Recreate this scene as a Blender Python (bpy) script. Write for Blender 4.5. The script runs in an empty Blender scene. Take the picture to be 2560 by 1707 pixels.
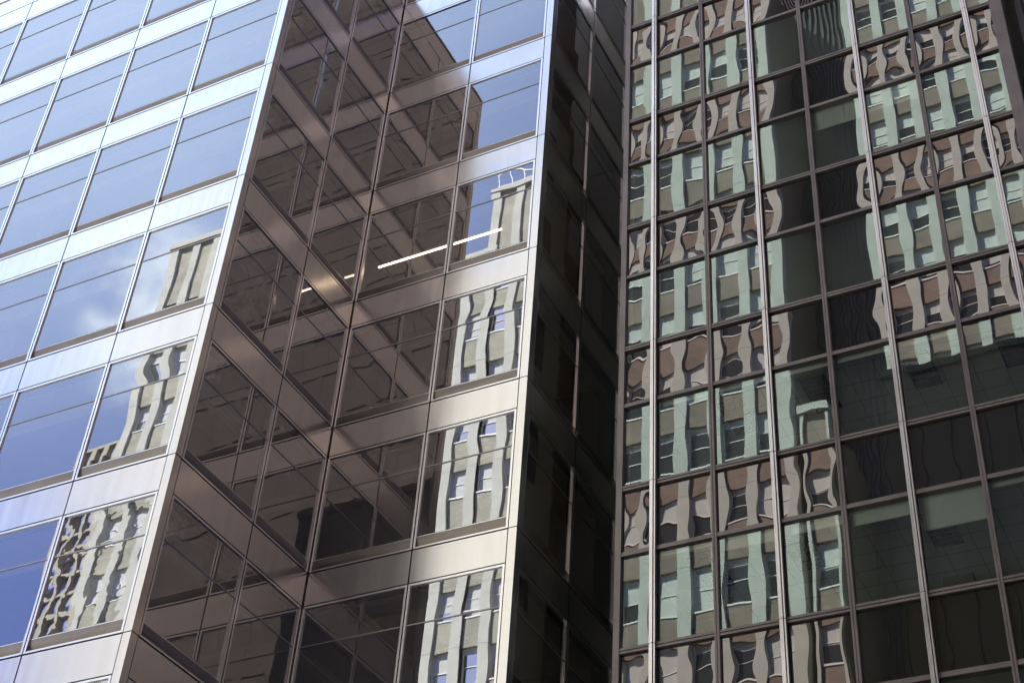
import bpy, math, random
from math import radians as R
from mathutils import Matrix, Vector

random.seed(7)
scene = bpy.context.scene
COL = scene.collection

# ------------------------------------------------------------------ camera
cam_d = bpy.data.cameras.new('camera')
cam_d.sensor_width = 36.0
cam_d.lens = 53.98
cam_d.clip_start = 0.1
cam_d.clip_end = 3000.0
cam = bpy.data.objects.new('camera', cam_d)
COL.objects.link(cam)
CAM = Vector((18.296, -18.707, -25.515))
yaw, pitch, roll = -0.52240777, 0.69450564, 0.08039795
fw = Vector((math.sin(yaw)*math.cos(pitch), math.cos(yaw)*math.cos(pitch), math.sin(pitch)))
rt = Vector((math.cos(yaw), -math.sin(yaw), 0.0))
up = rt.cross(fw)
rt2 = rt*math.cos(roll) + up*math.sin(roll)
up2 = up*math.cos(roll) - rt*math.sin(roll)
m = Matrix.Identity(4)
for i in range(3):
    m[i][0], m[i][1], m[i][2], m[i][3] = rt2[i], up2[i], -fw[i], CAM[i]
cam.matrix_world = m
scene.camera = cam

# ------------------------------------------------------------------ sky, sun, exposure
SUN = Vector((-0.80, 1.0, 1.25)).normalized()
world = bpy.data.worlds.new('World')
scene.world = world
world.use_nodes = True
nt = world.node_tree
bg = nt.nodes['Background']
sky = nt.nodes.new('ShaderNodeTexSky')
sky.sky_type = 'NISHITA'
sky.sun_disc = False
sky.sun_elevation = math.asin(SUN.z)
sky.sun_rotation = math.atan2(SUN.x, SUN.y)
sky.air_density = 1.0
sky.dust_density = 0.6
sky.ozone_density = 2.5
tc = nt.nodes.new('ShaderNodeTexCoord')
def wmath(op, a, b=None):
    n = nt.nodes.new('ShaderNodeMath'); n.operation = op
    for i, v in enumerate((a, b)):
        if v is None: continue
        if isinstance(v, (int, float)): n.inputs[i].default_value = v
        else: nt.links.new(v, n.inputs[i])
    return n.outputs[0]
# a bank of thin bright cloud standing in the south-west sky
cdir = Vector((math.sin(R(-107))*math.cos(R(58)), math.cos(R(-107))*math.cos(R(58)), math.sin(R(58))))
dot = nt.nodes.new('ShaderNodeVectorMath'); dot.operation = 'DOT_PRODUCT'
nt.links.new(tc.outputs['Generated'], dot.inputs[0]); dot.inputs[1].default_value = cdir
mr = nt.nodes.new('ShaderNodeMapRange'); mr.interpolation_type = 'SMOOTHSTEP'
nt.links.new(dot.outputs['Value'], mr.inputs['Value'])
mr.inputs['From Min'].default_value = math.cos(R(37)); mr.inputs['From Max'].default_value = math.cos(R(6))
noise = nt.nodes.new('ShaderNodeTexNoise')
noise.inputs['Scale'].default_value = 5.0; noise.inputs['Detail'].default_value = 6.0
nt.links.new(tc.outputs['Generated'], noise.inputs['Vector'])
veil = wmath('MINIMUM', wmath('MULTIPLY', mr.outputs[0], wmath('ADD', wmath('MULTIPLY', noise.outputs['Fac'], 0.6), 0.7)), 1.0)
tint = nt.nodes.new('ShaderNodeMix'); tint.data_type = 'RGBA'; tint.blend_type = 'MULTIPLY'
tint.inputs[0].default_value = 1.0
nt.links.new(sky.outputs[0], tint.inputs[6]); tint.inputs[7].default_value = (0.93, 0.845, 1.22, 1)
mixc = nt.nodes.new('ShaderNodeMix'); mixc.data_type = 'RGBA'
nt.links.new(veil, mixc.inputs[0]); nt.links.new(tint.outputs[2], mixc.inputs[6])
mixc.inputs[7].default_value = (4.6, 5.7, 7.9, 1)
# one brighter puff of cloud lower in the same quarter
pdir = Vector((math.sin(R(-134))*math.cos(R(38.5)), math.cos(R(-134))*math.cos(R(38.5)), math.sin(R(38.5))))
dot2 = nt.nodes.new('ShaderNodeVectorMath'); dot2.operation = 'DOT_PRODUCT'
nt.links.new(tc.outputs['Generated'], dot2.inputs[0]); dot2.inputs[1].default_value = pdir
mr2 = nt.nodes.new('ShaderNodeMapRange'); mr2.interpolation_type = 'SMOOTHSTEP'
nt.links.new(dot2.outputs['Value'], mr2.inputs['Value'])
mr2.inputs['From Min'].default_value = math.cos(R(4.2)); mr2.inputs['From Max'].default_value = math.cos(R(1.0))
n2 = nt.nodes.new('ShaderNodeTexNoise'); n2.inputs['Scale'].default_value = 14.0; n2.inputs['Detail'].default_value = 5.0
nt.links.new(tc.outputs['Generated'], n2.inputs['Vector'])
mr3 = nt.nodes.new('ShaderNodeMapRange'); mr3.interpolation_type = 'SMOOTHSTEP'
nt.links.new(n2.outputs['Fac'], mr3.inputs['Value'])
mr3.inputs['From Min'].default_value = 0.38; mr3.inputs['From Max'].default_value = 0.62
puff = wmath('MULTIPLY', mr2.outputs[0], mr3.outputs[0])
mixp = nt.nodes.new('ShaderNodeMix'); mixp.data_type = 'RGBA'
nt.links.new(puff, mixp.inputs[0]); nt.links.new(mixc.outputs[2], mixp.inputs[6])
mixp.inputs[7].default_value = (9.0, 9.6, 10.0, 1)
nt.links.new(mixp.outputs[2], bg.inputs[0])
bg.inputs[1].default_value = 0.10

sun_d = bpy.data.lights.new('sun', 'SUN')
sun_d.energy = 5.0; sun_d.angle = R(0.5); sun_d.color = (1.0, 0.94, 0.83)
sun = bpy.data.objects.new('sun', sun_d)
COL.objects.link(sun)
sun.rotation_euler = SUN.to_track_quat('Z', 'Y').to_euler()
sun.location = (-60, 60, 120)

scene.view_settings.view_transform = 'Standard'
scene.view_settings.look = 'None'
scene.view_settings.gamma = 1.0
scene.view_settings.exposure = 1.6
scene.render.engine = 'CYCLES'
scene.cycles.max_bounces = 14
scene.cycles.glossy_bounces = 6
scene.cycles.transparent_max_bounces = 16
scene.cycles.diffuse_bounces = 3
scene.cycles.caustics_reflective = False
scene.cycles.caustics_refractive = False
scene.cycles.use_denoising = True
scene.cycles.sample_clamp_indirect = 6.0

# ------------------------------------------------------------------ materials
def new_mat(name):
    mt = bpy.data.materials.new(name); mt.use_nodes = True
    t = mt.node_tree
    for n in list(t.nodes):
        if n.type != 'OUTPUT_MATERIAL': t.nodes.remove(n)
    return mt, t, [n for n in t.nodes if n.type == 'OUTPUT_MATERIAL'][0]

def ramp(t, src, stops):
    r = t.nodes.new('ShaderNodeValToRGB')
    t.links.new(src, r.inputs[0])
    e = r.color_ramp.elements
    while len(e) < len(stops): e.new(0.5)
    for k, (p, c) in enumerate(stops):
        e[k].position = p; e[k].color = (c[0], c[1], c[2], 1)
    return r.outputs[0]

def noise_of(t, scale, detail=3.0, stretch=(1, 1, 1), rough=0.5):
    g = t.nodes.new('ShaderNodeNewGeometry')
    mp = t.nodes.new('ShaderNodeMapping')
    mp.inputs['Scale'].default_value = stretch
    t.links.new(g.outputs['Position'], mp.inputs['Vector'])
    n = t.nodes.new('ShaderNodeTexNoise')
    n.inputs['Scale'].default_value = scale; n.inputs['Detail'].default_value = detail
    n.inputs['Roughness'].default_value = rough
    t.links.new(mp.outputs[0], n.inputs['Vector'])
    return n.outputs['Fac']

def bump_of(t, height, dist):
    b = t.nodes.new('ShaderNodeBump'); b.inputs['Strength'].default_value = 1.0
    b.inputs['Distance'].default_value = dist
    t.links.new(height, b.inputs['Height'])
    return b.outputs[0]

def principled(name, c1, c2, rough=0.5, metal=0.0, scale=2.0, stretch=(1, 1, 1), bump=0.0, bscale=None, rvar=0.0, aniso=0.0):
    mt, t, out = new_mat(name)
    p = t.nodes.new('ShaderNodeBsdfPrincipled')
    n = noise_of(t, scale, 4, stretch)
    t.links.new(ramp(t, n, [(0.3, c1), (0.7, c2)]), p.inputs['Base Color'])
    p.inputs['Metallic'].default_value = metal
    p.inputs['Roughness'].default_value = rough
    if rvar:
        q = t.nodes.new('ShaderNodeMapRange')
        t.links.new(n, q.inputs[0])
        q.inputs[3].default_value = rough - rvar; q.inputs[4].default_value = rough + rvar
        t.links.new(q.outputs[0], p.inputs['Roughness'])
    if bump:
        t.links.new(bump_of(t, noise_of(t, bscale or scale, 2, (1, 1, 1)), bump), p.inputs['Normal'])
    t.links.new(p.outputs[0], out.inputs[0])
    return mt

def coated_glass(name, gcol, tcol, f0, wave, wscale, fine=0.0, stretch=(1, 1, 1), black_lift=0.0, lift_col=(0.58, 0.48, 0.39)):
    """reflective coated pane: a mirror layer over a tinted clear sheet"""
    mt, t, out = new_mat(name)
    gl = t.nodes.new('ShaderNodeBsdfGlossy'); gl.inputs['Roughness'].default_value = 0.0
    gl.inputs['Color'].default_value = (*gcol, 1)
    tr = t.nodes.new('ShaderNodeBsdfTransparent'); tr.inputs['Color'].default_value = (*tcol, 1)
    lw = t.nodes.new('ShaderNodeFresnel'); lw.inputs['IOR'].default_value = 1.5
    mr = t.nodes.new('ShaderNodeMapRange')
    t.links.new(lw.outputs[0], mr.inputs[0])
    mr.inputs[1].default_value = 0.04; mr.inputs[2].default_value = 1.0
    mr.inputs[3].default_value = f0; mr.inputs[4].default_value = 1.0
    mx = t.nodes.new('ShaderNodeMixShader')
    t.links.new(mr.outputs[0], mx.inputs[0]); t.links.new(tr.outputs[0], mx.inputs[1]); t.links.new(gl.outputs[0], mx.inputs[2])
    if wave:
        h = noise_of(t, wscale, 1.0, stretch)
        if fine:
            a = t.nodes.new('ShaderNodeMath'); a.operation = 'MULTIPLY_ADD'
            t.links.new(noise_of(t, wscale*3.3, 1.0, stretch), a.inputs[0]); a.inputs[1].default_value = fine
            t.links.new(h, a.inputs[2]); h = a.outputs[0]
        t.links.new(bump_of(t, h, wave), gl.inputs['Normal'])
    last = mx
    if black_lift:  # pale diffuse film put into the pane colour to lift its blacks, like haze
        df = t.nodes.new('ShaderNodeBsdfDiffuse'); df.inputs['Color'].default_value = (*lift_col, 1)
        m2 = t.nodes.new('ShaderNodeMixShader'); m2.inputs[0].default_value = black_lift
        t.links.new(mx.outputs[0], m2.inputs[1]); t.links.new(df.outputs[0], m2.inputs[2]); last = m2
    t.links.new(last.outputs[0], out.inputs[0])
    return mt

def opaque_glass(name, gcol, base, f0, wave, wscale, fine=0.0):
    mt, t, out = new_mat(name)
    gl = t.nodes.new('ShaderNodeBsdfGlossy'); gl.inputs['Roughness'].default_value = 0.0
    gl.inputs['Color'].default_value = (*gcol, 1)
    df = t.nodes.new('ShaderNodeBsdfDiffuse'); df.inputs['Color'].default_value = (*base, 1)
    lw = t.nodes.new('ShaderNodeFresnel'); lw.inputs['IOR'].default_value = 1.5
    mr = t.nodes.new('ShaderNodeMapRange')
    t.links.new(lw.outputs[0], mr.inputs[0])
    mr.inputs[1].default_value = 0.04; mr.inputs[2].default_value = 1.0
    mr.inputs[3].default_value = f0; mr.inputs[4].default_value = 1.0
    mx = t.nodes.new('ShaderNodeMixShader')
    t.links.new(mr.outputs[0], mx.inputs[0]); t.links.new(df.outputs[0], mx.inputs[1]); t.links.new(gl.outputs[0], mx.inputs[2])
    if wave:
        h = noise_of(t, wscale, 1.0)
        if fine:
            a = t.nodes.new('ShaderNodeMath'); a.operation = 'MULTIPLY_ADD'
            t.links.new(noise_of(t, wscale*3.3, 1.0), a.inputs[0]); a.inputs[1].default_value = fine
            t.links.new(h, a.inputs[2]); h = a.outputs[0]
        t.links.new(bump_of(t, h, wave), gl.inputs['Normal'])
    t.links.new(mx.outputs[0], out.inputs[0])
    return mt

def brick_mat(name, a, b, mortar):
    mt, t, out = new_mat(name)
    g = t.nodes.new('ShaderNodeNewGeometry')
    sep = t.nodes.new('ShaderNodeSeparateXYZ'); t.links.new(g.outputs['Position'], sep.inputs[0])
    add = t.nodes.new('ShaderNodeMath'); add.operation = 'ADD'
    t.links.new(sep.outputs[0], add.inputs[0]); t.links.new(sep.outputs[1], add.inputs[1])
    cmb = t.nodes.new('ShaderNodeCombineXYZ')
    t.links.new(add.outputs[0], cmb.inputs[0]); t.links.new(sep.outputs[2], cmb.inputs[1])
    br = t.nodes.new('ShaderNodeTexBrick')
    br.inputs['Scale'].default_value = 1.0
    br.inputs['Brick Width'].default_value = 0.42; br.inputs['Row Height'].default_value = 0.14
    br.inputs['Mortar Size'].default_value = 0.012
    br.inputs['Color1'].default_value = (*a, 1); br.inputs['Color2'].default_value = (*b, 1); br.inputs['Mortar'].default_value = (*mortar, 1)
    t.links.new(cmb.outputs[0], br.inputs['Vector'])
    mx = t.nodes.new('ShaderNodeMix'); mx.data_type = 'RGBA'; mx.blend_type = 'MULTIPLY'; mx.inputs[0].default_value = 1.0
    t.links.new(br.outputs[0], mx.inputs[6])
    t.links.new(ramp(t, noise_of(t, 0.6, 5), [(0.3, (0.75, 0.75, 0.75)), (0.75, (1.15, 1.12, 1.1))]), mx.inputs[7])
    p = t.nodes.new('ShaderNodeBsdfPrincipled'); p.inputs['Roughness'].default_value = 0.85
    t.links.new(mx.outputs[2], p.inputs['Base Color'])
    t.links.new(p.outputs[0], out.inputs[0])
    return mt

def emit(name, c, s):
    mt, t, out = new_mat(name)
    e = t.nodes.new('ShaderNodeEmission'); e.inputs[0].default_value = (*c, 1); e.inputs[1].default_value = s
    t.links.new(e.outputs[0], out.inputs[0])
    return mt

M = {}
M['alu'] = principled('brushed_aluminium', (0.66, 0.64, 0.605), (0.735, 0.72, 0.69), rough=0.20, metal=0.96, scale=1.5, stretch=(3.2, 3.2, 0.22), rvar=0.035, bump=0.0016, bscale=0.55)
M['alu_frame'] = principled('window_frame_aluminium', (0.78, 0.77, 0.76), (0.84, 0.83, 0.82), rough=0.25, metal=0.95, scale=3.0)
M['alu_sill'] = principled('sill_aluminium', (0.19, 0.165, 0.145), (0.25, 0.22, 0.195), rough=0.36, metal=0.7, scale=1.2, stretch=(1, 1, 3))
M['transom'] = principled('transom_aluminium', (0.30, 0.285, 0.28), (0.36, 0.345, 0.335), rough=0.42, metal=0.7)
M['joint'] = principled('dark_joint', (0.012, 0.011, 0.010), (0.02, 0.018, 0.016), rough=0.9)
M['glass_a'] = coated_glass('silver_coated_glass', (0.90, 0.94, 0.98), (0.66, 0.62, 0.58), 0.34, 0.0004, 0.9, 0.10, black_lift=0.05)
M['glass_wavy'] = coated_glass('rippled_coated_glass', (0.90, 0.94, 0.98), (0.66, 0.62, 0.58), 0.34, 0.0016, 1.3, 0.16, black_lift=0.05)
M['glass_b'] = coated_glass('green_tinted_glass', (0.80, 0.98, 0.91), (0.93, 1.0, 0.955), 0.195, 0.0004, 0.9, 0.10, black_lift=0.04, lift_col=(0.46, 0.45, 0.37))
M['spandrel_b'] = opaque_glass('brown_spandrel_glass', (0.98, 0.92, 0.87), (0.026, 0.027, 0.022), 0.145, 0.0007, 0.9, 0.08)
M['bronze'] = principled('bronze_anodised_frame', (0.165, 0.138, 0.122), (0.235, 0.195, 0.172), rough=0.45, metal=0.35, scale=1.5)
M['steel'] = principled('polished_steel_mullion', (0.58, 0.55, 0.53), (0.80, 0.78, 0.76), rough=0.30, metal=0.95, rvar=0.08, scale=1.2, stretch=(1, 1, 0.5))
M['ceiling'] = principled('ceiling_tile', (0.55, 0.53, 0.50), (0.60, 0.58, 0.55), rough=0.9)
M['ceiling_b'] = principled('white_ceiling_tile', (0.78, 0.78, 0.75), (0.84, 0.84, 0.81), rough=0.9)
M['inner'] = principled('interior_wall', (0.20, 0.19, 0.18), (0.26, 0.25, 0.23), rough=0.9, scale=0.5)
M['plain'] = principled('plain_cladding', (0.20, 0.19, 0.18), (0.25, 0.24, 0.23), rough=0.6, metal=0.2)
M['dark'] = principled('dark_stone_cladding', (0.030, 0.028, 0.027), (0.050, 0.046, 0.044), rough=0.45, scale=0.6)
M['darkfin'] = principled('dark_metal_fin', (0.035, 0.033, 0.036), (0.07, 0.062, 0.06), rough=0.35, metal=0.5, scale=0.7)
M['brownstone'] = principled('brown_stone_cladding', (0.12, 0.085, 0.063), (0.155, 0.112, 0.085), rough=0.7, scale=0.5)
M['darkglass'] = opaque_glass('dark_reflective_glass', (0.45, 0.42, 0.36), (0.014, 0.013, 0.011), 0.05, 0.0, 1.0)
M['stone'] = principled('pale_limestone', (0.48, 0.49, 0.435), (0.57, 0.575, 0.52), rough=0.85, scale=0.9)
M['pale_stone'] = principled('light_limestone', (0.49, 0.495, 0.42), (0.58, 0.58, 0.50), rough=0.85, scale=0.9)
M['brick'] = brick_mat('brown_brick', (0.235, 0.18, 0.148), (0.29, 0.225, 0.185), (0.22, 0.185, 0.16))
M['brick_olive'] = brick_mat('olive_brick', (0.36, 0.36, 0.275), (0.46, 0.455, 0.36), (0.27, 0.265, 0.21))
M['white'] = principled('white_paint', (0.70, 0.69, 0.67), (0.78, 0.77, 0.75), rough=0.55)
M['shade'] = principled('window_shade_cloth', (0.55, 0.56, 0.54), (0.62, 0.63, 0.60), rough=0.9)
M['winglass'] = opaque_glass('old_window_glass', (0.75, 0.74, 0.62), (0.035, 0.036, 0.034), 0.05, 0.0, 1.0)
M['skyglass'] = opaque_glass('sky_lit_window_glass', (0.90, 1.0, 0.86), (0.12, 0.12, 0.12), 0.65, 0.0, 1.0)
M['blueglass'] = opaque_glass('blue_office_glass', (0.9, 0.93, 1.0), (0.10, 0.12, 0.2), 0.6, 0.0, 1.0)
M['tan'] = principled('tan_stone_grid', (0.36, 0.335, 0.26), (0.44, 0.41, 0.32), rough=0.8)
M['blind'] = principled('roller_blind_cloth', (0.82, 0.86, 0.82), (0.88, 0.92, 0.88), rough=0.9, scale=4)
M['louvre'] = principled('dark_louvre', (0.05, 0.05, 0.05), (0.08, 0.08, 0.078), rough=0.5, metal=0.3)
M['black'] = principled('black_rubber', (0.01, 0.01, 0.01), (0.015, 0.015, 0.015), rough=0.7)
M['asphalt'] = principled('asphalt', (0.042, 0.042, 0.042), (0.060, 0.058, 0.056), rough=0.9, scale=3.0)
M['pave'] = principled('concrete_pavement', (0.24, 0.235, 0.225), (0.30, 0.295, 0.285), rough=0.9, scale=1.5)
M['lamp'] = emit('warm_tube_light', (1.0, 0.78, 0.58), 4.0)
M['petal'] = principled('violet_petal', (0.30, 0.16, 0.42), (0.55, 0.36, 0.62), rough=0.6, scale=20)
M['leaf'] = principled('plant_leaf', (0.03, 0.06, 0.02), (0.06, 0.10, 0.04), rough=0.6, scale=8)
M['clay'] = principled('terracotta_pot', (0.24, 0.11, 0.07), (0.30, 0.15, 0.09), rough=0.8)
M['grey'] = principled('grey_plastic', (0.74, 0.74, 0.73), (0.80, 0.80, 0.79), rough=0.5)
M['paperred'] = principled('red_cover', (0.35, 0.07, 0.06), (0.40, 0.09, 0.08), rough=0.6)
M['paperblue'] = principled('blue_cover', (0.07, 0.10, 0.25), (0.09, 0.13, 0.30), rough=0.6)

# ------------------------------------------------------------------ helpers
class MB:
    """collects faces, links them as one mesh object"""
    def __init__(self, T=None):
        self.v = []; self.f = []; self.mi = []; self.T = T or (lambda u, o, z: (u, o, z)); self.cur = 0
    def box(self, u0, u1, o0, o1, z0, z1):
        b = len(self.v)
        for z in (z0, z1):
            for (u, o) in ((u0, o0), (u1, o0), (u1, o1), (u0, o1)):
                self.v.append(self.T(u, o, z))
        for q in ((0, 3, 2, 1), (4, 5, 6, 7), (0, 1, 5, 4), (1, 2, 6, 5), (2, 3, 7, 6), (3, 0, 4, 7)):
            self.f.append(tuple(b + k for k in q)); self.mi.append(self.cur)
        return self
    def prism_u(self, u0, u1, prof):
        """extrude a closed (o,z) profile along u"""
        b = len(self.v); n = len(prof)
        for u in (u0, u1):
            for (o, z) in prof: self.v.append(self.T(u, o, z))
        for k in range(n):
            self.f.append((b+k, b+(k+1) % n, b+n+(k+1) % n, b+n+k)); self.mi.append(self.cur)
        self.f.append(tuple(b+k for k in range(n))); self.f.append(tuple(b+n+k for k in reversed(range(n))))
        self.mi += [self.cur, self.cur]
        return self
    def grid(self, u0, u1, z0, z1, n, mm, fn):
        b = len(self.v)
        for j in range(mm+1):
            for i in range(n+1):
                x = -1+2*i/n; y = -1+2*j/mm
                self.v.append(self.T(u0+(u1-u0)*i/n, fn(x, y), z0+(z1-z0)*j/mm))
        o0, ou, oo, oz = (Vector(self.T(*q)) for q in ((0, 0, 0), (1, 0, 0), (0, 1, 0), (0, 0, 1)))
        flip = (ou-o0).cross(oz-o0).dot(oo-o0) < 0          # keep the face normals pointing outdoors
        for j in range(mm):
            for i in range(n):
                a = b+j*(n+1)+i
                q = (a, a+1, a+n+2, a+n+1)
                self.f.append(q[::-1] if flip else q); self.mi.append(self.cur)
        return self
    def tube(self, pts, r, seg=8):
        P = [Vector(p) for p in pts]; b0 = len(self.v)
        for k, p in enumerate(P):
            d = (P[min(k+1, len(P)-1)] - P[max(k-1, 0)]).normalized()
            a = d.orthogonal().normalized(); c = d.cross(a)
            rr = r[k] if isinstance(r, (list, tuple)) else r
            for s in range(seg):
                t = 2*math.pi*s/seg
                self.v.append(tuple(p + a*rr*math.cos(t) + c*rr*math.sin(t)))
        for k in range(len(P)-1):
            for s in range(seg):
                q = b0+k*seg
                self.f.append((q+s, q+(s+1) % seg, q+seg+(s+1) % seg, q+seg+s)); self.mi.append(self.cur)
        self.f.append(tuple(b0+s for s in reversed(range(seg)))); self.f.append(tuple(b0+(len(P)-1)*seg+s for s in range(seg)))
        self.mi += [self.cur, self.cur]
        return self
    def build(self, name, mats, parent=None, smooth=False):
        me = bpy.data.meshes.new(name)
        me.from_pydata(self.v, [], self.f)
        if not isinstance(mats, (list, tuple)): mats = [mats]
        for mt in mats: me.materials.append(mt)
        me.polygons.foreach_set('material_index', self.mi)
        if smooth: me.polygons.foreach_set('use_smooth', [True]*len(self.f))
        me.update()
        o = bpy.data.objects.new(name, me); COL.objects.link(o)
        if parent: o.parent = parent
        return o

def tag(o, label=None, cat=None, group=None, kind=None):
    if label: o['label'] = label
    if cat: o['category'] = cat
    if group: o['group'] = group
    if kind: o['kind'] = kind
    return o
def thing(name, label, cat, loc=(0, 0, 0), group=None):
    o = bpy.data.objects.new(name, None); COL.objects.link(o)
    o.location = loc
    o.empty_display_size = 0.5
    return tag(o, label, cat, group)
def dup(o, parent=None):
    c = o.copy(); COL.objects.link(c)
    if parent: c.parent = parent
    return c

FPX = 53.98/36.0
def on_screen(p, margin=0.06):
    q = Vector(p) - CAM
    d = q.dot(fw)
    if d <= 0.1: return False
    x = FPX*q.dot(rt2)/d; y = FPX*q.dot(up2)/d
    return abs(x) < 0.5 + margin and abs(y) < 0.3335 + margin
def cell_seen(T, u0, u1, z0, z1, margin=0.05):
    for i in range(4):
        for j in range(4):
            if on_screen(T(u0+(u1-u0)*i/3, 0, z0+(z1-z0)*j/3), margin): return True
    return False

GROUND = -27.1
# ------------------------------------------------------------------ ground, street
MB().box(-400, 400, -400, 400, GROUND-0.5, GROUND).build('street', M['asphalt'])['kind'] = 'structure'
MB().box(-120, 120, -2.6, 20, GROUND+0.004, GROUND+0.14).build('pavement', M['pave'])['kind'] = 'structure'
MB().box(-120, 120, -26, -17.4, GROUND+0.004, GROUND+0.14).build('pavement', M['pave'])['kind'] = 'structure'

# ------------------------------------------------------------------ silver building with stepped bays
D, W, YB = 4.889, 5.18, 4.93
H, SP = 4.0, 0.84
T_F1 = lambda u, o, z: (-u, -o, z)
T_R1 = lambda u, o, z: (o, u, z)
T_F2 = lambda u, o, z: (u, D-o, z)
T_R2 = lambda u, o, z: (W+o, D+u, z)

A = thing('glass_office_building', 'silver metal and mirror glass office building stepping back in two bays at left and centre', 'building', (0, 0, GROUND))
A_inv = Vector((0, 0, -GROUND))
def partA(o):
    o.location = A_inv     # meshes are written in world coordinates; the thing stands on the ground
    return o

def spandrel_panel(T, u0, u1, L):
    g = 0.017
    mb = MB(T)
    b = 0.006
    # slightly dished sheet-metal cassette: face grid plus folded edges
    amp = random.uniform(-0.004, 0.004); k = random.uniform(-0.002, 0.002)
    z0, z1 = L-SP+g, L-g; a0, a1 = u0+g, u1-g
    mb.grid(a0, a1, z0, z1, 8, 4, lambda x, y: -0.004 + amp*(1-x*x)*(1-y*y) + k*x*(1-y*y))
    for (p0, p1, q0, q1) in ((a0, a1, z1-b, z1), (a0, a1, z0, z0+b)):
        mb.box(p0, p1, -0.055, -0.0045, q0, q1)
    for (p0, p1) in ((a0, a0+b), (a1-b, a1)):
        mb.box(p0, p1, -0.055, -0.0045, z0+b, z1-b)
    o = mb.build('spandrel_panel', M['alu'], A, smooth=False)
    me = o.data
    for i in range(32): me.polygons[i].use_smooth = True
    return partA(o)

SILL = 0.34
def window(T, u0, u1, L, wavy=False):
    """module between spandrel panels: frame > two panes, transom, sill"""
    zb, zt = L-H, L-SP
    g = 0.015; w = 0.050
    fr = MB(T)
    fr.box(u0+g, u0+g+w, -0.10, -0.001, zb+0.02, zt-0.012)
    fr.box(u1-g-w, u1-g, -0.10, -0.001, zb+0.02, zt-0.012)
    fr.box(u0+g+w, u1-g-w, -0.10, -0.003, zt-0.012-w, zt-0.012)
    fr.box(u0+g+w, u1-g-w, -0.14, -0.041, zb+SILL-0.01, zb+SILL+0.012)
    fr.box(u0+g+w, u1-g-w, -0.17, -0.002, zb+0.02, zb+0.062)
    f = partA(fr.build('window', M['alu_frame'], A))
    a0, a1 = u0+g+w, u1-g-w
    zs = zb+SILL+0.012; ze = zt-0.012-w
    zm = ze-(zt-zb)*0.295
    for (p, q) in ((zs, zm-0.014), (zm+0.014, ze)):
        amp = random.choice((-1, 1))*random.uniform(0.0001, 0.0008); c = random.uniform(-0.0004, 0.0004); d = random.uniform(-0.0005, 0.0005)
        gl = MB(T).grid(a0, a1, p, q, 12, 12, lambda x, y: -0.036 + amp*(1-x*x)*(1-y*y) + c*math.sin(math.pi*x)*(1-y*y) + d*(1-x*x)*math.sin(math.pi*y))
        gl.build('pane', M['glass_wavy' if wavy else 'glass_a'], f, smooth=True)
    MB(T).box(a0, a1, -0.055, -0.024, zm-0.014, zm+0.014).build('transom', M['transom'], f)
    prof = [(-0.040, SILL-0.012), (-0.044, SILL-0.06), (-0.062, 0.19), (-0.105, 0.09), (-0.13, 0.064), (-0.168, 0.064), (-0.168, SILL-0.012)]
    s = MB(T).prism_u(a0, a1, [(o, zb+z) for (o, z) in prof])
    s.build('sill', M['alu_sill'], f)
    return f

def facade(T, edges, levels, zlo, zhi, margin=0.05):
    rest = MB(T)
    for k in levels:
        L = 4.0*k
        for i in range(len(edges)-1):
            u0, u1 = edges[i], edges[i+1]
            if cell_seen(T, u0, u1, L-SP, L, margin): spandrel_panel(T, u0, u1, L)
            else: rest.cur = 0; rest.box(u0+0.011, u1-0.011, -0.055, 0, L-SP+0.011, L-0.011)
            if cell_seen(T, u0, u1, L-H, L-SP, margin): window(T, u0, u1, L, T is T_F1 and i == 0 and k == -2)
            else:
                rest.cur = 1; rest.box(u0+0.012, u1-0.012, -0.12, -0.06, L-H+0.02, L-SP-0.02)
    if rest.v: partA(rest.build('outer_cladding', [M['alu'], M['glass_a']], A))
    # dark backing seen through the joints
    bk = MB(T)
    for k in levels:
        L = 4.0*k
        bk.box(edges[0]+0.02, edges[-1]-0.02, -0.30, -0.09, L-SP-0.005, L+0.03)
    for u in edges[1:-1]:
        bk.box(u-0.03, u+0.03, -0.16, -0.035, zlo, zhi)
    partA(bk.build('backing_wall', M['joint'], A))

f1_edges = [0.20] + [2.62+2.625*k for k in range(8)]
F1_LV = range(-3, 4)
facade(T_F1, f1_edges, F1_LV, -16, 12)
facade(T_R1, [0.20, 2.745, 4.875], F1_LV, -16, 12, 0.10)
TW_LV = range(-3, 6)
facade(T_F2, [0.012, 2.66, 4.98], TW_LV, -16, 20, 0.12)
facade(T_R2, [0.20, 2.58, 4.96, 7.34, 9.1], TW_LV, -16, 20, 0.10)

def corner_post(x0, y0, k):
    """L-shaped metal corner cover, one storey tall, joints at the floor lines"""
    z0, z1 = 4.0*k-H+0.011, 4.0*k-0.011
    mb = MB()
    mb.box(x0-0.19, x0+0.006, y0-0.006, y0+0.05, z0, z1)
    mb.box(x0-0.05, x0+0.006, y0+0.052, y0+0.19, z0, z1)
    return partA(mb.build('corner_post', M['alu'], A))
for k in F1_LV: corner_post(0, 0, k)
for k in TW_LV: corner_post(W, D, k)
cb = MB()
for (x0, y0, zt) in ((0, 0, 12), (W, D, 20)):
    cb.box(x0-0.20, x0-0.07, y0+0.07, y0+0.2, -16, zt)
    cb.box(x0-0.195, x0-0.02, y0+0.06, y0+0.075, -16, zt)
    cb.box(x0-0.06, x0-0.045, y0+0.075, y0+0.195, -16, zt)
partA(cb.build('corner_backing', M['joint'], A))

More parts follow.
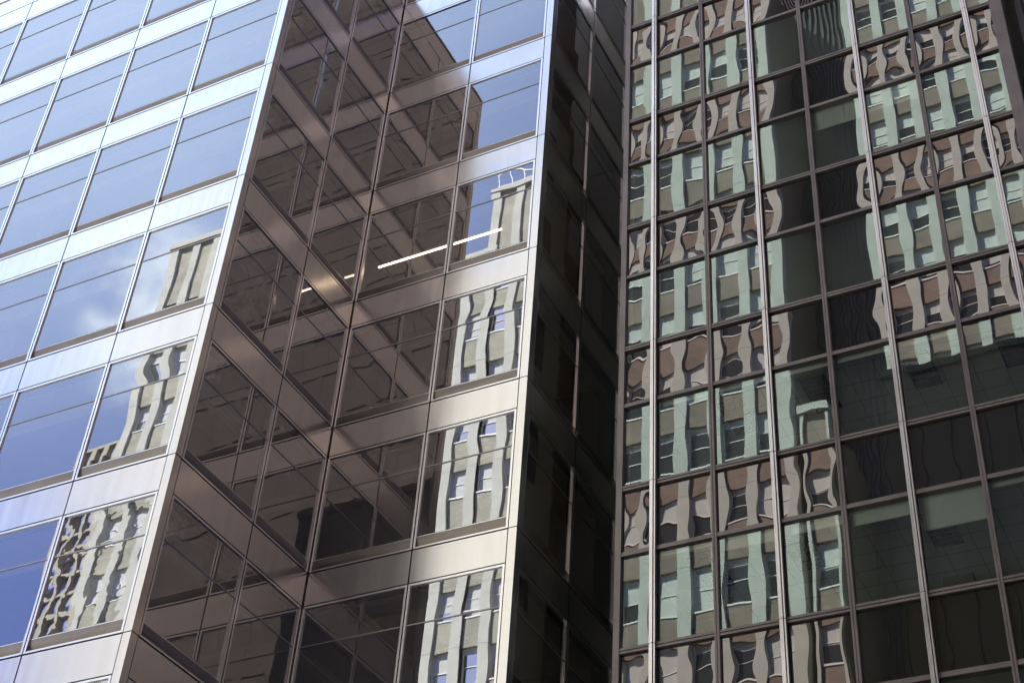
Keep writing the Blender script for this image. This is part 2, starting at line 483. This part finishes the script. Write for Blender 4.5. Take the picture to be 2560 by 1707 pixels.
# parapet of the low block
par = MB()
for i in range(len(f1_edges)-1):
    par.box(-f1_edges[i+1]+0.011, -f1_edges[i]-0.011, 0, 0.3, 12.012, 12.75)
par.box(-0.19, 0.004, -0.004, 0.19, 12.012, 12.76)
par.box(-0.3, 0, 0.20, 4.86, 12.012, 12.75)
partA(par.build('parapet', M['alu'], A))
cop = MB().box(-21.2, 0.03, -0.03, 0.33, 12.765, 12.82).box(-0.33, 0.03, 0.335, 4.88, 12.765, 12.82)
partA(cop.build('coping', M['alu_frame'], A))

# floors, ceilings and inner walls behind the glass
for k in range(-4, 4):
    L = 4.0*k
    partA(MB().box(-21, -0.32, 0.32, 14, L-SP-0.03, L-0.1).build('floor_slab', M['ceiling'], A))
for k in range(-4, 6):
    L = 4.0*k
    partA(MB().box(-0.30, W-0.32, D+0.32, 9.8, L-SP-0.03, L-0.1).build('floor_slab', M['ceiling'], A))
for k in range(-3, 6):
    L = 4.0*k
    bulk = MB().box(0.05, W-0.35, D+0.95, D+1.15, L-SP-0.42, L-SP-0.035)     # lowered ceiling edge behind the window head
    if k < 4: bulk.box(-20.9, -0.35, 0.95, 1.15, L-SP-0.42, L-SP-0.035)
    if k < 4: bulk.box(-1.15, -0.95, 1.16, 4.8, L-SP-0.42, L-SP-0.035)
    partA(bulk.build('ceiling_bulkhead', M['ceiling'], A))
core = MB().box(-20.8, -4.4, 6.0, 13.8, -16.5, 12.0).box(-4.3, 1.6, 9.0, 13.8, -16.5, 20).box(1.7, W-0.4, 9.5, 13.8, -16.5, 20)
partA(core.build('inner_wall', M['inner'], A))
for (x, y) in ((-2.62, 1.6), (-7.9, 1.6), (-13.1, 1.6), (2.5, 7.6)):
    partA(MB().box(x-0.3, x+0.3, y-0.3, y+0.3, -16.5, 12 if x < 0 else 20).build('inner_column', M['inner'], A))
# the body down to the pavement and the plain rear and top
body = MB()
body.box(-21, -0.02, 0.02, 14, GROUND+0.15, -16.45).box(0.0, W-0.02, D+0.02, 14, GROUND+0.15, -16.45)
body.box(-21, -0.02, 14.05, 14.3, GROUND+0.15, 12).box(-4.5, W-0.02, 14.05, 24, GROUND+0.15, 20)
body.box(-21.3, -21.02, 0.02, 14.3, GROUND+0.15, 12).box(-21, -0.34, 0.34, 14, 12.02, 12.3)
body.box(-4.5, W-0.02, D+0.02, 24, 20.02, 34)
body.box(-4.8, -4.52, D+0.02, 24, 12.4, 34).box(-4.5, -0.02, D+0.02, D+0.3, 12.4, 20)
partA(body.build('wall', M['plain'], A))

# ------------------------------------------------------------------ bronze and green glass tower on the right
B = thing('curtain_wall_tower', 'tall dark bronze framed tower with greenish glass and bright steel mullions at right', 'building', (12.0, YB, GROUND))
B_inv = Vector((-12.0, -YB, -GROUND))
def partB(o):
    o.location = B_inv
    return o
T_B = lambda u, o, z: (u, YB-o, z)
KS = (YB+18.707)/(9.86+18.707)
PB, SPB = 4.46*KS, 1.88*KS
def LB(k): return -25.515 + (26.015 + 4.46*k)*KS
def BX(x): return 18.296 + (x-18.296)*KS
ux = [BX(x) for x in (5.20, 6.17, 7.70, 9.24, 10.78, 12.33, 13.90, 15.42, 16.32)]
KB = range(-3, 5)
def pane_shape(kind, row):
    rnd = random.uniform
    if kind == 'vision':
        a = random.choice((0.15, 0.5, 1.0, 1.4))*rnd(-0.0005, 0.0007); b = rnd(-0.0003, 0.0003); c = rnd(-0.0004, 0.0004); d = rnd(-0.0001, 0.0001)
    else:
        a = rnd(0.0018, 0.0038) if row >= 1 else rnd(0.0004, 0.0019); b = rnd(-0.0003, 0.0003); c = rnd(-0.0006, 0.0006); d = rnd(-0.0003, 0.0003)
    e = rnd(-0.0004, 0.0004); f = rnd(-0.0005, 0.0005)
    return lambda x, y: -0.02 + a*(1-x*x)*(1-y*y) + b*math.sin(math.pi*x)*(1-y*y) + c*(1-x*x)*math.sin(math.pi*y) + d*math.sin(2*math.pi*x)*math.cos(1.5*math.pi*y) + e*x + f*y
restB = MB(T_B)
for k in KB:
    L = LB(k)
    for i in range(len(ux)-1):
        u0, u1 = ux[i]+0.045, ux[i+1]-0.045
        if cell_seen(T_B, u0, u1, L-SPB, L):
            partB(MB(T_B).grid(u0, u1, L-SPB+0.05, L-0.055, 20, 20, pane_shape('spandrel', k)).build('spandrel_pane', M['spandrel_b'], B, smooth=True))
        else:
            restB.cur = 0; restB.box(u0, u1, -0.05, -0.02, L-SPB+0.05, L-0.055)
        if cell_seen(T_B, u0, u1, L-PB, L-SPB):
            partB(MB(T_B).grid(u0, u1, L-PB+0.055, L-SPB-0.05, 20, 20, pane_shape('vision', k)).build('vision_pane', M['glass_b'], B, smooth=True))
        else:
            restB.cur = 1; restB.box(u0, u1, -0.05, -0.02, L-PB+0.055, L-SPB-0.05)
partB(restB.build('outer_cladding', [M['spandrel_b'], M['glass_b']], B))
ZB0, ZB1 = LB(-3)-PB, LB(4)
for k in KB:
    for zz in (LB(k), LB(k)-SPB):
        r = MB(T_B)
        if zz == LB(k):
            r.box(ux[0], ux[-1], -0.12, 0.045, zz-0.060, zz-0.010)
            r.box(ux[0], ux[-1], -0.12, 0.045, zz+0.010, zz+0.060)
            r.box(ux[0], ux[-1], -0.12, 0.015, zz-0.010, zz+0.010)
        else:
            r.box(ux[0], ux[-1], -0.12, 0.045, zz-0.055, zz+0.018)
            r.box(ux[0], ux[-1], -0.12, 0.020, zz+0.018, zz+0.055)
        partB(r.build('transom_rail', M['bronze'], B))
for i, u in enumerate(ux):
    mb = MB(T_B)
    if i in (1, 3, 5, 7):
        for k in list(KB):
            z0, z1 = LB(k)-PB+0.008, LB(k)-0.008
            mb.cur = 0
            mb.box(u-0.020, u+0.020, 0.05, 0.150, z0, z1)
            mb.box(u-0.060, u-0.030, 0.05, 0.120, z0, z1); mb.box(u+0.030, u+0.060, 0.05, 0.120, z0, z1)
            mb.cur = 1
            mb.box(u-0.030, u-0.020, 0.05, 0.095, z0, z1); mb.box(u+0.020, u+0.030, 0.05, 0.095, z0, z1)
        mb.cur = 1
        mb.box(u-0.058, u+0.058, -0.13, 0.05, ZB0, ZB1)
        partB(mb.build('mullion', [M['steel'], M['black']], B))
    else:
        wl, wr = (0.048, 0.048) if 0 < i < 8 else ((0.02, 0.11) if i == 0 else (0.2, 0.06))
        mb.box(u-wl, u-0.008 if i not in (0, 8) else u+wr, -0.13, 0.062, ZB0, ZB1)
        if i not in (0, 8):
            mb.box(u+0.008, u+wr, -0.13, 0.062, ZB0, ZB1); mb.box(u-0.008, u+0.008, -0.13, 0.048, ZB0, ZB1)
        partB(mb.build('mullion', M['bronze'], B))
XB0, XB1 = ux[0], ux[-1]
ti = MB()
for k in range(-4, 5):
    L = LB(k)
    sl = MB().box(XB0+0.3, XB1-0.12, YB+0.18, 10.8, L-SPB+0.10, L-0.12)
    partB(sl.build('floor_slab', M['ceiling_b'], B))
    if k in (-1, 0):
        for j in range(7): ti.box(XB0+0.35, XB1-0.2, YB+0.6+0.6*j, YB+0.606+0.6*j, L-SPB+0.095, L-SPB+0.0985)
        for j in range(14): ti.box(XB0+0.5+0.6*j, XB0+0.506+0.6*j, YB+0.5, 9.6, L-SPB+0.091, L-SPB+0.0945)
partB(ti.build('ceiling_grid', M['louvre'], B))
iw = MB().box(ux[2]+0.3, ux[4]-0.3, 9.6, 10.7, ZB0-0.5, ZB1)
partB(iw.build('inner_wall', M['ceiling'], B))
for x in (ux[2], ux[5]): partB(MB().box(x-0.3, x+0.3, YB+3.2, YB+3.8, ZB0, ZB1).build('inner_column', M['inner'], B))
bw = MB().box(XB1-0.1, XB1+0.01, YB+0.14, 10.84, GROUND+0.15, ZB1)
bw.box(XB0, XB1, YB+0.0, 10.8, ZB1+0.08, 34).box(XB0, XB1-0.13, YB+0.0, 10.8, GROUND+0.15, ZB0-0.6)
for k in range(-4, 6): bw.box(XB0, XB1, 10.85, 11.1, LB(k)-SPB, LB(k)+0.7)
partB(bw.build('wall', M['bronze'], B))
rg = MB()  # unseen rear windows, added to let daylight onto the office ceilings
for k in range(-3, 5): rg.box(XB0+0.1, XB1-0.1, 10.95, 10.97, LB(k)-PB+0.71, LB(k)-SPB-0.01)
partB(rg.build('added_rear_glazing', M['glass_b'], B))
sd = MB().box(XB0-0.01, XB0+0.2, YB+0.14, 10.82, -24, ZB1)
partB(sd.build('alley_wall', M['stone'], B))
sw = MB()
for k in range(-5, 5):
    for y in (YB+1.2, YB+3.6, YB+6.0): sw.box(XB0-0.05, XB0-0.011, y, y+1.3, LB(k)-PB+0.8, LB(k)-PB+2.6)
partB(sw.build('alley_glazing', M['glass_b'], B))

al = thing('added_end_wall', 'unseen grey wall added to set the light in the court behind the narrow gap', 'wall', (11.6, 18.2, GROUND))  # unseen wall, added to control the light mirrored in the narrow gap
for z in range(5): MB().box(-6.3, 5.2, -0.2, 0.2, z*11.0+0.15, z*11.0+11.1).build('panel', M['stone'], al)

# dark ribbed tower past the right edge
Rb = thing('ribbed_tower', 'dark tower with close vertical ribs at the upper right edge behind the greenish tower', 'building', (24, YB+1.2, GROUND))
inv = Vector((-24, -YB-1.2, -GROUND))
MB().box(16.95, 36, YB+1.5, 30, GROUND+0.15, 60).build('wall', M['dark'], Rb).location = inv
fb = MB()
for j in range(48):
    x = 17.0+0.34*j; dpt = 0.42 if j % 2 == 0 else 0.25
    fb.box(x-0.07, x+0.07, YB+1.5-dpt, YB+1.497, GROUND+0.15, 60)
fb.build('rib', M['darkfin'], Rb).location = inv
gb = MB()
for j in range(47):
    x = 17.17+0.34*j; gb.box(x-0.06, x+0.06, YB+1.47, YB+1.494, GROUND+0.15, 60)
gb.build('window_strip', M['darkglass'], Rb).location = inv

# ------------------------------------------------------------------ the buildings across the street (seen mirrored in the glass)
def brick_building(name, label, y, piers, tops, ztop, brick, win_h, depth=14, pier_w=0.72, base_z=None, shades=(0.15, 0.5, 0.8, 1.0), fmat=None, stone=None):
    stone = stone or M['stone']
    xm = 0.5*(piers[0]+piers[-1])
    t = thing(name, label, 'building', (xm, y, GROUND))
    inv = Vector((-xm, -y, -GROUND))
    x0, x1 = piers[0]-pier_w/2, piers[-1]+pier_w/2
    zb = tops[0]-win_h-1.2
    MB().box(x0, x1, y-depth, y-0.72, GROUND+0.15, ztop-0.5).build('core_wall', M['plain'], t).location = inv
    MB().box(x0, x1, y-0.7, y-0.02, GROUND+0.15, zb).build('base_wall', stone, t).location = inv
    wl = MB(); jt = MB()
    p = tops[1]-tops[0]
    for i in range(len(piers)-1):
        a, b = piers[i]+pier_w/2, piers[i+1]-pier_w/2
        z = zb
        for zt in tops:
            wl.box(a, b, y-0.68, y-0.21, z, zt-win_h); z = zt
        wl.box(a, b, y-0.68, y-0.21, z, ztop)
    wl.build('wall', brick, t).location = inv
    for x in piers:
        mb = MB(); z = zb
        for zt in list(tops)+[ztop]:
            mb.box(x-pier_w/2, x+pier_w/2, y-0.68, y, z+0.012, zt-0.012); z = zt
        mb.box(x-pier_w/2+0.02, x+pier_w/2-0.02, y-0.7, y-0.03, zb, ztop)
        mb.build('pier', stone, t).location = inv
    pr = MB().box(x0-0.1, x1+0.1, y-0.7, y+0.12, ztop+0.01, ztop+0.5)
    pr.build('cornice', stone, t).location = inv
    a, b = pier_w/2, (piers[1]-piers[0])-pier_w/2
    half = (b-a)/2
    protos = []
    for s in shades:
        w = MB()
        w.box(-half, -half+0.07, -0.62, -0.42, 0, win_h); w.box(half-0.07, half, -0.62, -0.42, 0, win_h)
        w.box(-half+0.07, half-0.07, -0.62, -0.42, win_h-0.07, win_h)
        w.box(-half, half, -0.62, -0.16, -0.10, -0.003)
        w.box(-half+0.07, half-0.07, -0.60, -0.44, win_h*0.49, win_h*0.49+0.05)
        g = MB(); g.cur = 0
        hs = win_h*(1-s)
        g.box(-half+0.07, half-0.07, -0.60, -0.50, 0.0, win_h-0.07)
        if s > 0.01:
            g.cur = 1; g.box(-half+0.08, half-0.08, -0.495, -0.488, hs, win_h-0.075)
        protos.append((w, g))
    made = {}
    cnt = 0; rest = []
    cells = [(zt, i) for zt in tops for i in range(len(piers)-1)]
    for (zt, i) in cells:
        s = random.randrange(len(protos))
        xc = 0.5*(piers[i]+piers[i+1])
        loc = Vector((xc, y, zt-win_h))
        if s not in made:
            w = protos[s][0].build('window', M['white'], t); pn = protos[s][1].build('pane', [fmat or M['winglass'], M['shade']], w)
            made[s] = (w, pn)
        elif cnt < 100:
            w = dup(made[s][0], t); dup(made[s][1], w)
        else:
            rest.append((s, loc)); continue
        w.location = loc + inv; cnt += 1
    if rest:
        mb = MB()
        for (s, loc) in rest:
            for half_i, src in enumerate(protos[s]):
                b0 = len(mb.v)
                mb.v += [(v[0]+loc.x, v[1]+loc.y, v[2]+loc.z) for v in src.v]
                mb.f += [tuple(b0+q for q in f) for f in src.f]
                mb.mi += [0]*len(src.f) if half_i == 0 else [1+q for q in src.mi]
        o = mb.build('upper_windows', [M['white'], fmat or M['winglass'], M['shade']], t); o.location = inv; o['kind'] = 'stuff'
    return t

tops_f = [3.94 + 4.483*k for k in range(0, 14)]
brick_building('brick_building', 'brown brick building with pale stone piers mirrored in the left half of the greenish tower', -35.9,
               [-11.58 + 2.03*k for k in range(6)], tops_f, 68, M['brick'], 2.62)
ann = [t for t in tops_f if t < 24]
brick_building('brick_annex', 'low brick wing with one window bay mirrored low in the greenish tower', -35.92,
               [-0.62, 0.82], ann, 25.4, M['brick'], 2.62, pier_w=0.16, shades=(0.0, 0.55))
tops_r = [5.9 + 4.55*k for k in range(0, 11)]
brick_building('brick_tower', 'sunlit pale brick tower with stone piers mirrored in the silver building', -43.0,
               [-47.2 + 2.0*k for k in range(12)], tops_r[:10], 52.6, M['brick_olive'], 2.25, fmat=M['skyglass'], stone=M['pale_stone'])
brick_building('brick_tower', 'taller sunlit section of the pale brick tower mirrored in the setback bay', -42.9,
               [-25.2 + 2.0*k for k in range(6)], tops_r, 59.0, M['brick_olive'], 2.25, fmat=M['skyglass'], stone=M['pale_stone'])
brick_building('brick_block', 'brown brick block with pale piers mirrored in the upper right of the greenish tower', -35.95,
               [4.5 + 1.733*k for k in range(7)], [16.35 + 3.752*k for k in range(14)], 72, M['brick'], 2.2, pier_w=0.62)

# dark ribbed tower in the gap
g = thing('slab_tower', 'dark ribbed slab tower mirrored between the two brick buildings', 'building', (0.6, -43, GROUND))
inv = Vector((-0.6, 43, -GROUND))
MB().box(-3.5, 3.0, -58, -43.3, GROUND+0.15, 95).build('wall', M['dark'], g).location = inv
fb = MB()
for j in range(14): fb.box(-2.1+0.38*j, -1.95+0.38*j, -43.296, -43, GROUND+0.15, 95)
fb.build('rib', M['darkfin'], g).location = inv
# low dark glass block in front of the right brick block
g = thing('dark_glass_block', 'dark low glass block mirrored in the lower right of the greenish tower', 'building', (11, -32, GROUND))
inv = Vector((-11, 32, -GROUND))
MB().box(4.6, 30, -35.2, -32.1, GROUND+0.15, 23.4).build('glazing', M['darkglass'], g).location = inv
wp = MB()
for j in range(17): wp.box(4.65+1.55*j, 4.71+1.55*j, -32.097, -31.98, GROUND+0.15, 23.4)
wp.build('fin', M['darkglass'], g).location = inv
MB().box(4.5, 30.1, -35.2, -31.95, 23.41, 23.8).build('coping', M['darkglass'], g).location = inv
# tall dark tower farther along the street, mirrored in the side walls of the silver building
g = thing('brown_tower', 'tall dark brown tower mirrored dimly in the side walls of the silver building', 'building', (42, -40, GROUND))
inv = Vector((-42, 40, -GROUND))
MB().box(17.2, 110, -60, -40.3, GROUND+0.15, 95).build('wall', M['brownstone'], g).location = inv
fb = MB(); gz = MB()
for j in range(38): fb.box(17.3+2.4*j, 17.9+2.4*j, -40.296, -40.2, GROUND+0.15, 95)
for k in range(30): fb.box(17.3, 109, -40.29, -40.22, -20+3.9*k, -18.9+3.9*k)
fb.build('stone_grid', M['brownstone'], g).location = inv

# tan lattice block low at the left
g = thing('lattice_block', 'tan stone grid block with blue glass mirrored in the lower left window', 'building', (-56, -46, GROUND))
inv = Vector((56, 46, -GROUND))
MB().box(-54.4, -48.2, -58, -46.35, GROUND+0.15, 36.4).build('glazing', M['blueglass'], g).location = inv
gr = MB()
for j in range(6): gr.box(-54.5+1.18*j, -54.22+1.18*j, -46.345, -46, GROUND+0.15, 36.6)
for k in range(34): gr.box(-54.5, -48.2, -46.33, -46.08, -20+1.68*k, -19.74+1.68*k)
gr.build('stone_grid', M['tan'], g).location = inv
rl = MB()
for j in range(6): rl.box(-54.5+1.18*j, -54.0+1.18*j, -46.6, -46.05, 36.61, 37.6)
rl.box(-54.5, -48.2, -46.6, -46.05, 37.61, 37.9)
rl.build('parapet', M['tan'], g).location = inv
# roof railing on the tall section
rl = thing('roof_railing', 'thin pale railing along the roof edge of the tall brick tower', 'railing', (-20, -43.2, 59.51))
mb = MB()
for j in range(11): mb.box(-5.2+1.0*j-0.03, -5.2+1.0*j+0.03, -0.03, 0.03, 0, 1.1)
mb.build('post', M['white'], rl)
MB().box(-5.3, 5.0, -0.035, 0.035, 1.101, 1.16).box(-5.3, 5.0, -0.02, 0.02, 0.5, 0.55).build('rail', M['white'], rl)

# ------------------------------------------------------------------ things behind the glass
def strip_light(x0, x1, y, z, label):
    t = thing('strip_light', label, 'lamp', (0.5*(x0+x1), y, z), 'ceiling strip lights')
    h = 0.5*(x1-x0)
    MB().box(-h, h, -0.035, 0.035, 0.0, 0.05).build('housing', M['white'], t)
    MB().box(-h+0.01, h-0.01, -0.022, 0.022, -0.030, -0.002).build('tube', M['lamp'], t)
    s = MB()
    for xx in (-h+0.3, h-0.3): s.box(xx-0.01, xx+0.01, -0.01, 0.01, 0.061, 0.30)
    s.build('hanger', M['grey'], t)
    return t
strip_light(-0.60, 1.62, 6.46, 2.76, 'long lit strip light under the ceiling behind the left pane of the setback bay')
strip_light(1.70, 3.22, 6.46, 2.76, 'lit strip light under the ceiling behind the right pane of the setback bay')

def monitor(x, y, z, label):
    t = thing('monitor', label, 'monitor', (x, y, z), 'monitors on the window desk')
    MB().box(-0.17, 0.17, -0.02, 0.02, 0.25, 0.55).build('screen', M['grey'], t)
    MB().box(-0.03, 0.03, -0.018, 0.018, 0.02, 0.249).build('stand', M['grey'], t)
    MB().box(-0.12, 0.12, -0.08, 0.08, 0, 0.019).build('foot', M['grey'], t)
    return t
monitor(2.30, 5.40, -3.22, 'pale grey monitor back just left of the setback bay mullion')
monitor(2.80, 5.40, -3.22, 'pale grey monitor back just right of the setback bay mullion')
dk = thing('desk', 'desk behind the sill below the two monitor backs', 'desk', (2.2, 5.6, -4.1))
MB().box(-1.6, 1.6, -0.35, 0.35, 0.84, 0.88).build('desktop', M['inner'], dk)
for x in (-1.5, 1.5): MB().box(x-0.03, x+0.03, -0.3, 0.3, 0.0, 0.839).build('leg', M['grey'], dk)

ch = thing('chair', 'thin pale chair back standing behind the sill in the dark lower setback window', 'chair', (0.72, 5.45, -8.1))
for x in (-0.2, 0.2):
    MB().tube([(x, 0, 0), (x, 0.02, 0.45), (x*0.97, -0.02, 1.16)], 0.018).build('leg', M['white'], ch)
    MB().tube([(x, 0.4, 0), (x, 0.4, 0.44)], 0.018).build('leg', M['white'], ch)
MB().tube([(-0.2, 0, 0.90), (0, -0.02, 0.91), (0.2, 0, 0.95)], 0.014).build('back_rail', M['white'], ch)
MB().box(-0.22, 0.22, -0.02, 0.42, 0.44, 0.48).build('seat', M['grey'], ch)

bk = thing('binders', 'red and blue binders lying on the sill in the dark inner corner window', 'binder', (0.15, 5.28, -3.72))
MB().box(-0.16, 0.18, -0.12, 0.12, 0.0, 0.30).build('box', M['inner'], bk)
MB().box(-0.15, 0.17, -0.115, 0.1, 0.301, 0.33).build('binder', M['paperred'], bk)
MB().box(-0.13, 0.17, -0.11, 0.1, 0.331, 0.36).build('binder', M['paperblue'], bk)

sp = thing('spot_lamp', 'small white spot lamp at the window head in the lowest setback bay', 'lamp', (1.06, 5.24, -8.86))
MB().tube([(0, 0, 0.03), (0, 0, 0.1), (0.02, -0.03, 0.14)], [0.055, 0.03, 0.02], 12).build('shade', M['white'], sp)
MB().box(-0.012, 0.012, -0.012, 0.012, 0.141, 0.2).build('stem', M['white'], sp)

def orchid(x, y, z, label, h):
    t = thing('orchid', label, 'plant', (x, y, z), 'orchids in the side window')
    MB().tube([(0, 0, 0), (0, 0, 0.02), (0, 0, 0.2), (0, 0, 0.22)], [0.08, 0.085, 0.11, 0.115], 14).build('pot', M['clay'], t)
    st = MB()
    for a in range(3):
        an = 2.1*a+0.4
        st.tube([(0, 0, 0.18), (0.05*math.cos(an), 0.05*math.sin(an), h*0.5), (0.16*math.cos(an), 0.2*math.sin(an), h*0.85), (0.26*math.cos(an), 0.34*math.sin(an), h)], [0.008, 0.007, 0.006, 0.004], 6)
    st.build('stem', M['leaf'], t)
    lf = MB()
    for a in range(6):
        an = a*1.05
        c, s = math.cos(an), math.sin(an)
        b = len(lf.v)
        for k in range(5):
            q = k/4; w = 0.045*math.sin(math.pi*min(0.98, q+0.08)); r = 0.05+0.25*q; zz = 0.22+0.14*math.sin(2.2*q)
            lf.v += [(r*c-w*s, r*s+w*c, zz), (r*c+w*s, r*s-w*c, zz)]
        for k in range(4):
            lf.f.append((b+2*k, b+2*k+1, b+2*k+3, b+2*k+2)); lf.mi.append(0)
    lf.build('leaf', M['leaf'], t)
    fl = MB()
    for a in range(3):
        an = 2.1*a+0.4
        for q in (0.75, 0.9, 1.0):
            cx, cy, cz = 0.26*math.cos(an)*q, 0.34*math.sin(an)*q, h*(0.6+0.4*q)
            for pz in range(5):
                pa = pz*1.257+q*3
                b = len(fl.v)
                e = Vector((0.35*math.cos(an), math.cos(pa), math.sin(pa))).normalized(); n2 = Vector((1, 0, 0)).cross(e).normalized()
                for (r, w) in ((0.005, 0.006), (0.04, 0.03), (0.075, 0.02), (0.09, 0.004)):
                    for sg in (-1, 1): fl.v.append(tuple(Vector((cx, cy, cz)) + e*r + n2*w*sg))
                for k in range(3):
                    fl.f.append((b+2*k, b+2*k+1, b+2*k+3, b+2*k+2)); fl.mi.append(0)
    fl.build('flower', M['petal'], t)
    return t
orchid(-0.55, 1.75, -2.75, 'taller orchid with violet flowers behind the side window', 1.15)
orchid(-0.45, 0.95, -3.55, 'short orchid with violet flowers by the sill at the side window corner', 0.75)
tb = thing('plant_table', 'plain low table carrying the two orchids behind the side window', 'table', (-0.6, 1.4, -4.1))
MB().box(-0.35, 0.35, -0.7, 0.7, 0.50, 0.549).build('tabletop', M['inner'], tb)
MB().box(-0.3, 0.3, 0.1, 0.6, 0.55, 1.35).build('stand', M['inner'], tb)
for x in (-0.3, 0.3):
    for y in (-0.62, 0.62): MB().box(x-0.03, x+0.03, y-0.03, y+0.03, 0, 0.499).build('leg', M['inner'], tb)

# recessed ceiling lights and roller blinds of the right-hand tower
def troffer(x, y, z, label, first=[]):
    if not first:
        t = thing('ceiling_light', label, 'ceiling light', (x, y, z), 'unlit louvred ceiling lights')
        f = MB(); a, b = 0.33*KS, 0.72*KS
        f.box(-a, a, -b, -b+0.03, -0.03, 0); f.box(-a, a, b-0.03, b, -0.03, 0)
        f.box(-a, -a+0.03, -b+0.03, b-0.03, -0.03, 0); f.box(a-0.03, a, -b+0.03, b-0.03, -0.03, 0)
        c0 = f.build('frame', M['black'], t)
        l = MB()
        for i in range(1, 4): l.box(-a+i*a/2-0.006, -a+i*a/2+0.006, -b+0.03, b-0.03, -0.028, -0.004)
        for i in range(1, 8): l.box(-a+0.03, a-0.03, -b+i*b/4-0.006, -b+i*b/4+0.006, -0.024, -0.006)
        c1 = l.build('louvre', M['black'], t)
        c2 = MB().box(-a+0.03, a-0.03, -b+0.03, b-0.03, -0.003, -0.0005).build('reflector', M['louvre'], t)
        first.append((t, [c0, c1, c2]))
        return t
    t = dup(first[0][0]); t.location = (x, y, z); t['label'] = label
    for c in first[0][1]: dup(c, t)
    return t
zc = LB(0)-SPB+0.086
troffer(BX(7.82), YB+1.590*KS, zc, 'louvred ceiling light glimpsed behind brick reflection in the second full column of the tower')
troffer(BX(10.06), YB+1.490*KS, zc, 'dark louvred ceiling light clearly seen in the fourth column of the tower')
troffer(BX(12.62), YB+1.490*KS, zc, 'dark louvred ceiling light beside the third bright steel mullion')
troffer(BX(14.85), YB+1.490*KS, zc, 'dark louvred ceiling light at the right edge of the frame')
zc = LB(-1)-SPB+0.086
troffer(BX(6.98), YB+1.590*KS, zc, 'lower floor ceiling light next to the first bright steel mullion')
troffer(BX(9.3), YB+1.590*KS, zc, 'lower floor ceiling light right of the second bright steel mullion')
troffer(BX(12.52), YB+1.740*KS, zc, 'lower floor ceiling light just below the deepest roller blind')

def blind(u0, u1, ztop, zbot, label):
    t = thing('roller_blind', label, 'blind', (0.5*(u0+u1), YB+0.15, ztop), 'roller blinds in the right tower')
    h = 0.5*(u1-u0)
    MB().box(-h, h, -0.004, 0.004, zbot-ztop, -0.05).build('cloth', M['blind'], t)
    MB().box(-h, h, -0.012, 0.012, zbot-ztop-0.03, zbot-ztop-0.002).build('bottom_bar', M['white'], t)
    MB().box(-h, h, -0.03, 0.03, -0.049, 0).build('roller', M['white'], t)
zt = LB(-1)-SPB-0.02
blind(BX(6.28), BX(7.60), zt, zt-0.10*KS, 'almost rolled up roller blind in the lowest bright row, leftmost')
blind(BX(7.79), BX(9.14), zt, zt-0.30*KS, 'short roller blind second from left in the lowest bright row')
blind(BX(9.34), BX(10.69), zt, zt-0.24*KS, 'short roller blind right of the second steel mullion in the lowest bright row')
blind(BX(10.88), BX(12.23), zt, zt-0.36*KS, 'medium roller blind left of the third steel mullion in the lowest bright row')
blind(BX(12.43), BX(13.80), zt, zt-0.85*KS, 'deepest roller blind, right of the third steel mullion in the lowest bright row')
blind(BX(14.00), BX(15.30), zt, zt-0.12*KS, 'rolled up roller blind at the right frame edge in the lowest bright row')
zt = LB(2)-SPB-0.02
blind(BX(10.88), BX(12.23), zt, zt-0.75*KS, 'roller blind half down in the upper row left of the third steel mullion')
blind(BX(12.43), BX(13.80), zt, zt-0.66*KS, 'roller blind in the upper row right of the third steel mullion')
zt = LB(0)-SPB-0.02
for (i, lb) in ((2, 'thin rolled blind at the head of the middle row, second column'), (3, 'thin rolled blind at the head of the middle row left of the second steel mullion'),
                (4, 'thin rolled blind at the head of the middle row above the clear louvred light'), (5, 'thin rolled blind at the head of the middle row left of the third steel mullion'),
                (6, 'thin rolled blind at the head of the middle row right of the third steel mullion')):
    blind(ux[i-1]+0.1, ux[i]-0.1, zt, zt-0.10, lb)
